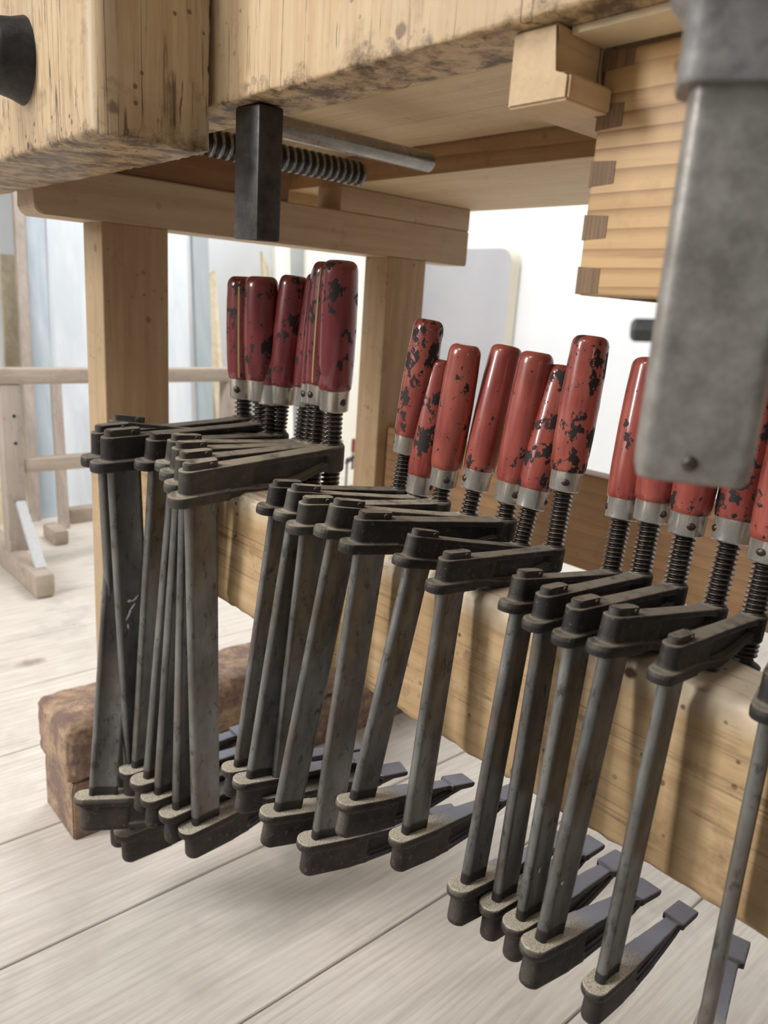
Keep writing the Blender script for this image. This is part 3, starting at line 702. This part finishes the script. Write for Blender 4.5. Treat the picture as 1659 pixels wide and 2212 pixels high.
# ---------------------------------------------------------------- big steel bar close to the camera
BQ = Vector((-0.1155, 0.2135, 0.0))
bar = empty('steel_bar', (-0.1115, 0.2000, 0.92), 'large out of focus grey steel bar with a collar hanging close at the right', 'steel bar')
TH = math.radians(33); BU = Vector((math.cos(TH), math.sin(TH), 0)); BN = Vector((-math.sin(TH), math.cos(TH), 0))
BC = Vector((-0.1012, 0.2062, 0))+BN*0.009
def rrect(w, t, r, z, off=0.0, n=6):
    pts = []
    for cx, cy, a0 in ((w/2-r, t/2-r, 0), (-w/2+r, t/2-r, 90), (-w/2+r, -t/2+r, 180), (w/2-r, -t/2+r, 270)):
        for i in range(n+1):
            a = math.radians(a0+90*i/n); x = cx+r*math.cos(a); y = cy+r*math.sin(a)
            p = BC+BU*x+BN*y; pts.append((p.x, p.y, z))
    return pts
def barpart(name, bm, mat, label=None, parent=None, ang=40):
    me = bm_mesh(name, bm, True, ang); shift(me, (-0.1115, 0.2000, 0.92)); o = link(name, me, mat, parent or bar)
    if label: o['label'] = label
    return o
bm = bmesh.new()
loft(bm, [rrect(0.0270, 0.0125, 0.004, 0.6531), rrect(0.0295, 0.0152, 0.004, 0.6539), rrect(0.0308, 0.0165, 0.0042, 0.6560), rrect(0.0314, 0.0172, 0.0045, 0.660), rrect(0.0314, 0.0172, 0.0045, 0.7600)])
body = barpart('bar_body', bm, M['bar'])
bm = bmesh.new()
loft(bm, [rrect(0.0375, 0.0235, 0.006, 0.7555), rrect(0.0385, 0.0245, 0.006, 0.7570), rrect(0.0385, 0.0245, 0.006, 0.7725), rrect(0.0400, 0.0260, 0.006, 0.7740), rrect(0.0470, 0.0330, 0.008, 0.7785), rrect(0.0480, 0.0340, 0.008, 0.7830), rrect(0.0480, 0.0340, 0.008, 0.9200)])
barpart('collar', bm, M['collar'])
bm = bmesh.new(); lathe(bm, [(-0.002, 0.0022), (0, 0.0022), (0.0006, 0.0019), (0.0011, 0.0011), (0.0013, 0.0003)], 20)
pos = BC-BN*0.0085-BU*0.0012+Vector((0, 0, 0.6592))
Rp = Matrix.Translation(pos) @ Matrix((( BU.x, 0, -BN.x, 0), (BU.y, 0, -BN.y, 0), (0, 1, 0, 0), (0, 0, 0, 1)))
bmesh.ops.transform(bm, matrix=Rp, verts=bm.verts); barpart('pin', bm, M['rivet'], 'small domed pin near the lower end', body)
# hexagonal bolt behind the bar, pointing left
bm = bmesh.new()
lathe(bm, [(0.0, 0.0020), (0.0004, 0.0032), (0.0014, 0.0040), (0.0074, 0.0040), (0.0086, 0.0030)], 6)
lathe(bm, [(0.0070, 0.0021), (0.030, 0.0021)], 20)
hp = Vector((-0.1350, 0.2188, 0.6940)); ax = (Vector((-0.1050, 0.2350, 0.6955))-hp).normalized()
q = ax.to_track_quat('Z', 'Y').to_matrix().to_4x4()
bmesh.ops.transform(bm, matrix=Matrix.Translation(hp) @ q, verts=bm.verts); barpart('hex_bolt', bm, M['hex'], 'hexagonal bolt end sticking out to the left behind the bar', None, 25)
bm = bmesh.new(); add_box(bm, -0.155, -0.105, 0.205, 0.2828, 0.875, 0.905, 0.002)
barpart('bracket', bm, M['collar'])


# ---------------------------------------------------------------- background
def sheetobj(name, yt0, yt1, yb0, yb1, h, mat, label, cat, thick=0.006, xt=-2.86, xb=-2.5, ang=0.0, group=None, z0=0.0):
    bm = bmesh.new(); sc = []
    top = [(yt0, h+ang), (yt1, h)]
    loft(bm, [[(xb, yb0, z0), (xb+thick, yb0, z0), (xb+thick, yb1, z0), (xb, yb1, z0)], [(xt, yt0, h+ang*0), (xt+thick, yt0, h), (xt+thick, yt1, h+ang), (xt, yt1, h+ang)]])
    for v in bm.verts: v.co -= Vector((xb, (yb0+yb1)/2, 0))
    o = link(name, bm_mesh(name, bm, False), mat); o.location = (xb, (yb0+yb1)/2, 0)
    o['label'] = label; o['category'] = cat
    if group: o['group'] = group
    return o
GS = 'sheets and boards leaning on the left wall'
sheetobj('glass_sheet', 0.955, 1.44, 0.80, 1.27, 1.75, M['sheetA'], 'wide pale glass like sheet leaning on the wall behind the front trestle leg', 'sheet', 0.012, group=GS, xb=-2.42)
sheetobj('narrow_board', 1.452, 1.52, 1.285, 1.34, 1.7, M['sheetC'], 'tall narrow slate grey board leaning right of the front trestle leg', 'board', 0.02, group=GS, xb=-2.40)
sheetobj('panel_sheet', 0.885, 0.945, 0.742, 0.795, 1.7, M['sheetB'], 'blue grey sheet leaning left of the pale glass like sheet', 'sheet', 0.015, group=GS, xb=-2.40)
sheetobj('narrow_board', 0.850, 0.878, 0.705, 0.735, 1.7, M['oldz'], 'thin greyish board leaning left of the blue grey sheet', 'board', 0.02, group=GS, xb=-2.38)
sheetobj('wooden_board', 0.80, 0.842, 0.655, 0.70, 0.78, M['board'], 'short yellowish board leaning at the left picture edge', 'board', 0.02, group=GS, xb=-2.37)
sheetobj('wooden_board', 0.66, 0.792, 0.53, 0.648, 1.6, M['board'], 'wide pale board leaning furthest left', 'board', 0.02, group=GS, xb=-2.40)
sheetobj('wooden_board', 1.535, 1.585, 1.36, 1.395, 0.74, M['board'], 'short pale board with a slanted top leaning right of the slate grey board', 'board', 0.02, ang=0.05, group=GS, xb=-2.38)
sheetobj('wooden_board', 1.80, 1.83, 1.60, 1.625, 0.88, M['board'], 'thin pointed strip of wood leaning behind the red handles', 'board', 0.02, ang=-0.06, group=GS, xb=-2.42)
sheetobj('wooden_board', 1.86, 1.93, 1.64, 1.69, 0.95, M['wallw'], 'cream strip of board leaning beside the thin pointed strip', 'board', 0.02, group=GS, xb=-2.42)
sheetobj('plywood_sheet', 2.00, 2.50, 1.80, 2.20, 1.5, M['wallw'], 'large cream sheet leaning against the wall beside the rear trestle leg', 'sheet', 0.02, group=GS, xb=-2.50)
def bgbox(name, dims, mat, label, cat, bev=0.003, rotx=0):
    x0, x1, y0, y1, z0, z1 = dims; bm = bmesh.new(); add_box(bm, x0-(x0+x1)/2, x1-(x0+x1)/2, y0-(y0+y1)/2, y1-(y0+y1)/2, 0, z1-z0, bev, 2)
    o = link(name, bm_mesh(name, bm), mat); o.location = ((x0+x1)/2, (y0+y1)/2, z0); o['label'] = label; o['category'] = cat; return o
bgbox('floor_batten', (-2.33, -2.29, 0.80, 1.30, 0.0, 0.045), M['old'], 'pale wooden batten lying on the floor in front of the leaning sheets', 'batten')
sheetobj('weathered_plank', 0.785, 0.812, 0.755, 0.783, 0.44, M['oldz'], 'narrow weathered plank standing in front of the pale glass like sheet', 'plank', 0.02, xt=-2.38, xb=-2.27)
# big grey panel with rounded corner on the back wall
bm = bmesh.new(); pts = [(-2.80, 0.0), (-2.14, 0.0)]
for i in range(9):
    a = math.pi/2*i/8; pts.append((-2.14-0.06+0.06*math.cos(a), 0.955-0.06+0.06*math.sin(a)))
pts.append((-2.80, 0.955))
loft(bm, [[(x, y, z) for x, z in pts] for y in (2.53, 2.585)])
bmesh.ops.recalc_face_normals(bm, faces=bm.faces)
for f in bm.faces: f.material_index = 0 if f.normal.y < -0.9 else 1
for v in bm.verts: v.co -= Vector((-2.47, 2.557, 0))
o = link('panel', bm_mesh('panel', bm, True, 30), [M['panel'], M['paneledge']]); o.location = (-2.47, 2.557, 0)
o['label'] = 'large grey panel with a rounded corner and cream edge standing at the back wall'; o['category'] = 'panel'
# low sawhorse
SH = Vector((-1.95, 0.85, 0)); sh = empty('sawhorse', SH, 'low weathered wooden sawhorse standing on the floor at the far left', 'sawhorse')
def shp(name, dims, mat, bev=0.003, label=None):
    bm = bmesh.new(); add_box(bm, *dims, bev, 2); me = bm_mesh(name, bm); shift(me, SH); o = link(name, me, mat, sh)
    if label: o['label'] = label
shp('top_rail', (-1.975, -1.93, 0.36, 1.20, 0.464, 0.500), M['old'])
shp('lower_rail', (-1.970, -1.935, 0.572, 1.12, 0.250, 0.283), M['old'])
for y0, y1 in ((0.527, 0.571), (1.12, 1.165)):
    bm = bmesh.new(); add_box(bm, -1.978, -1.932, y0, y1, 0.055, 0.463, 0.002, 2)
    me = bm_mesh('upright', bm); shift(me, SH); up_ = link('upright', me, M['oldz'], sh)
    for zz in (0.39, 0.325) if y0 < 1 else ():
        b2 = bmesh.new(); lathe(b2, [(0, 0.004), (0.0012, 0.004)], 14)
        bmesh.ops.transform(b2, matrix=Matrix.Translation(Vector((-1.9325, y0+0.026, zz))-SH) @ Matrix.Rotation(math.pi/2, 4, 'Y'), verts=b2.verts)
        link('peg_hole', bm_mesh('peg_hole', b2), M['black'], up_)
    shp('sawhorse_foot', (-2.36, -1.735, y0-0.006, y1-0.004, 0.0, 0.058), M['old'], 0.010)
bm = bmesh.new(); loft(bm, [[(-1.931, 0.545, 0.175), (-1.931, 0.566, 0.175), (-1.926, 0.566, 0.185), (-1.926, 0.545, 0.185)], [(-1.80, 0.54, 0.0585), (-1.80, 0.564, 0.0585), (-1.785, 0.564, 0.0585), (-1.785, 0.54, 0.0585)]])
me = bm_mesh('brace', bm, False); shift(me, SH); link('brace', me, M['greybrace'], sh, label='pale grey painted metal brace')
bgbox('foot_block', (-2.2, -2.10, 0.688, 0.728, 0.0, 0.042), M['old'], 'grey wooden block standing on the floor beyond the sawhorse', 'block', 0.008)
# two small clamps standing far behind
LAB['D1'] = 'small distant red handled clamp standing on the floor beyond the rear trestle leg'
LAB['D2'] = 'second small distant clamp just right of the other one beyond the rear leg'
GRP['D'] = 'distant clamps near the back wall'
for k, x, y in (('D1', -2.22, 1.735), ('D2', -2.22, 1.80)):
    PREF[k] = (0, 'red_mid', 0); CL[k] = (0.62, x, y, 0.10+0.032*0.62, 0.6, 0, 0, 0.10, 0.004, 0.8); place(k)
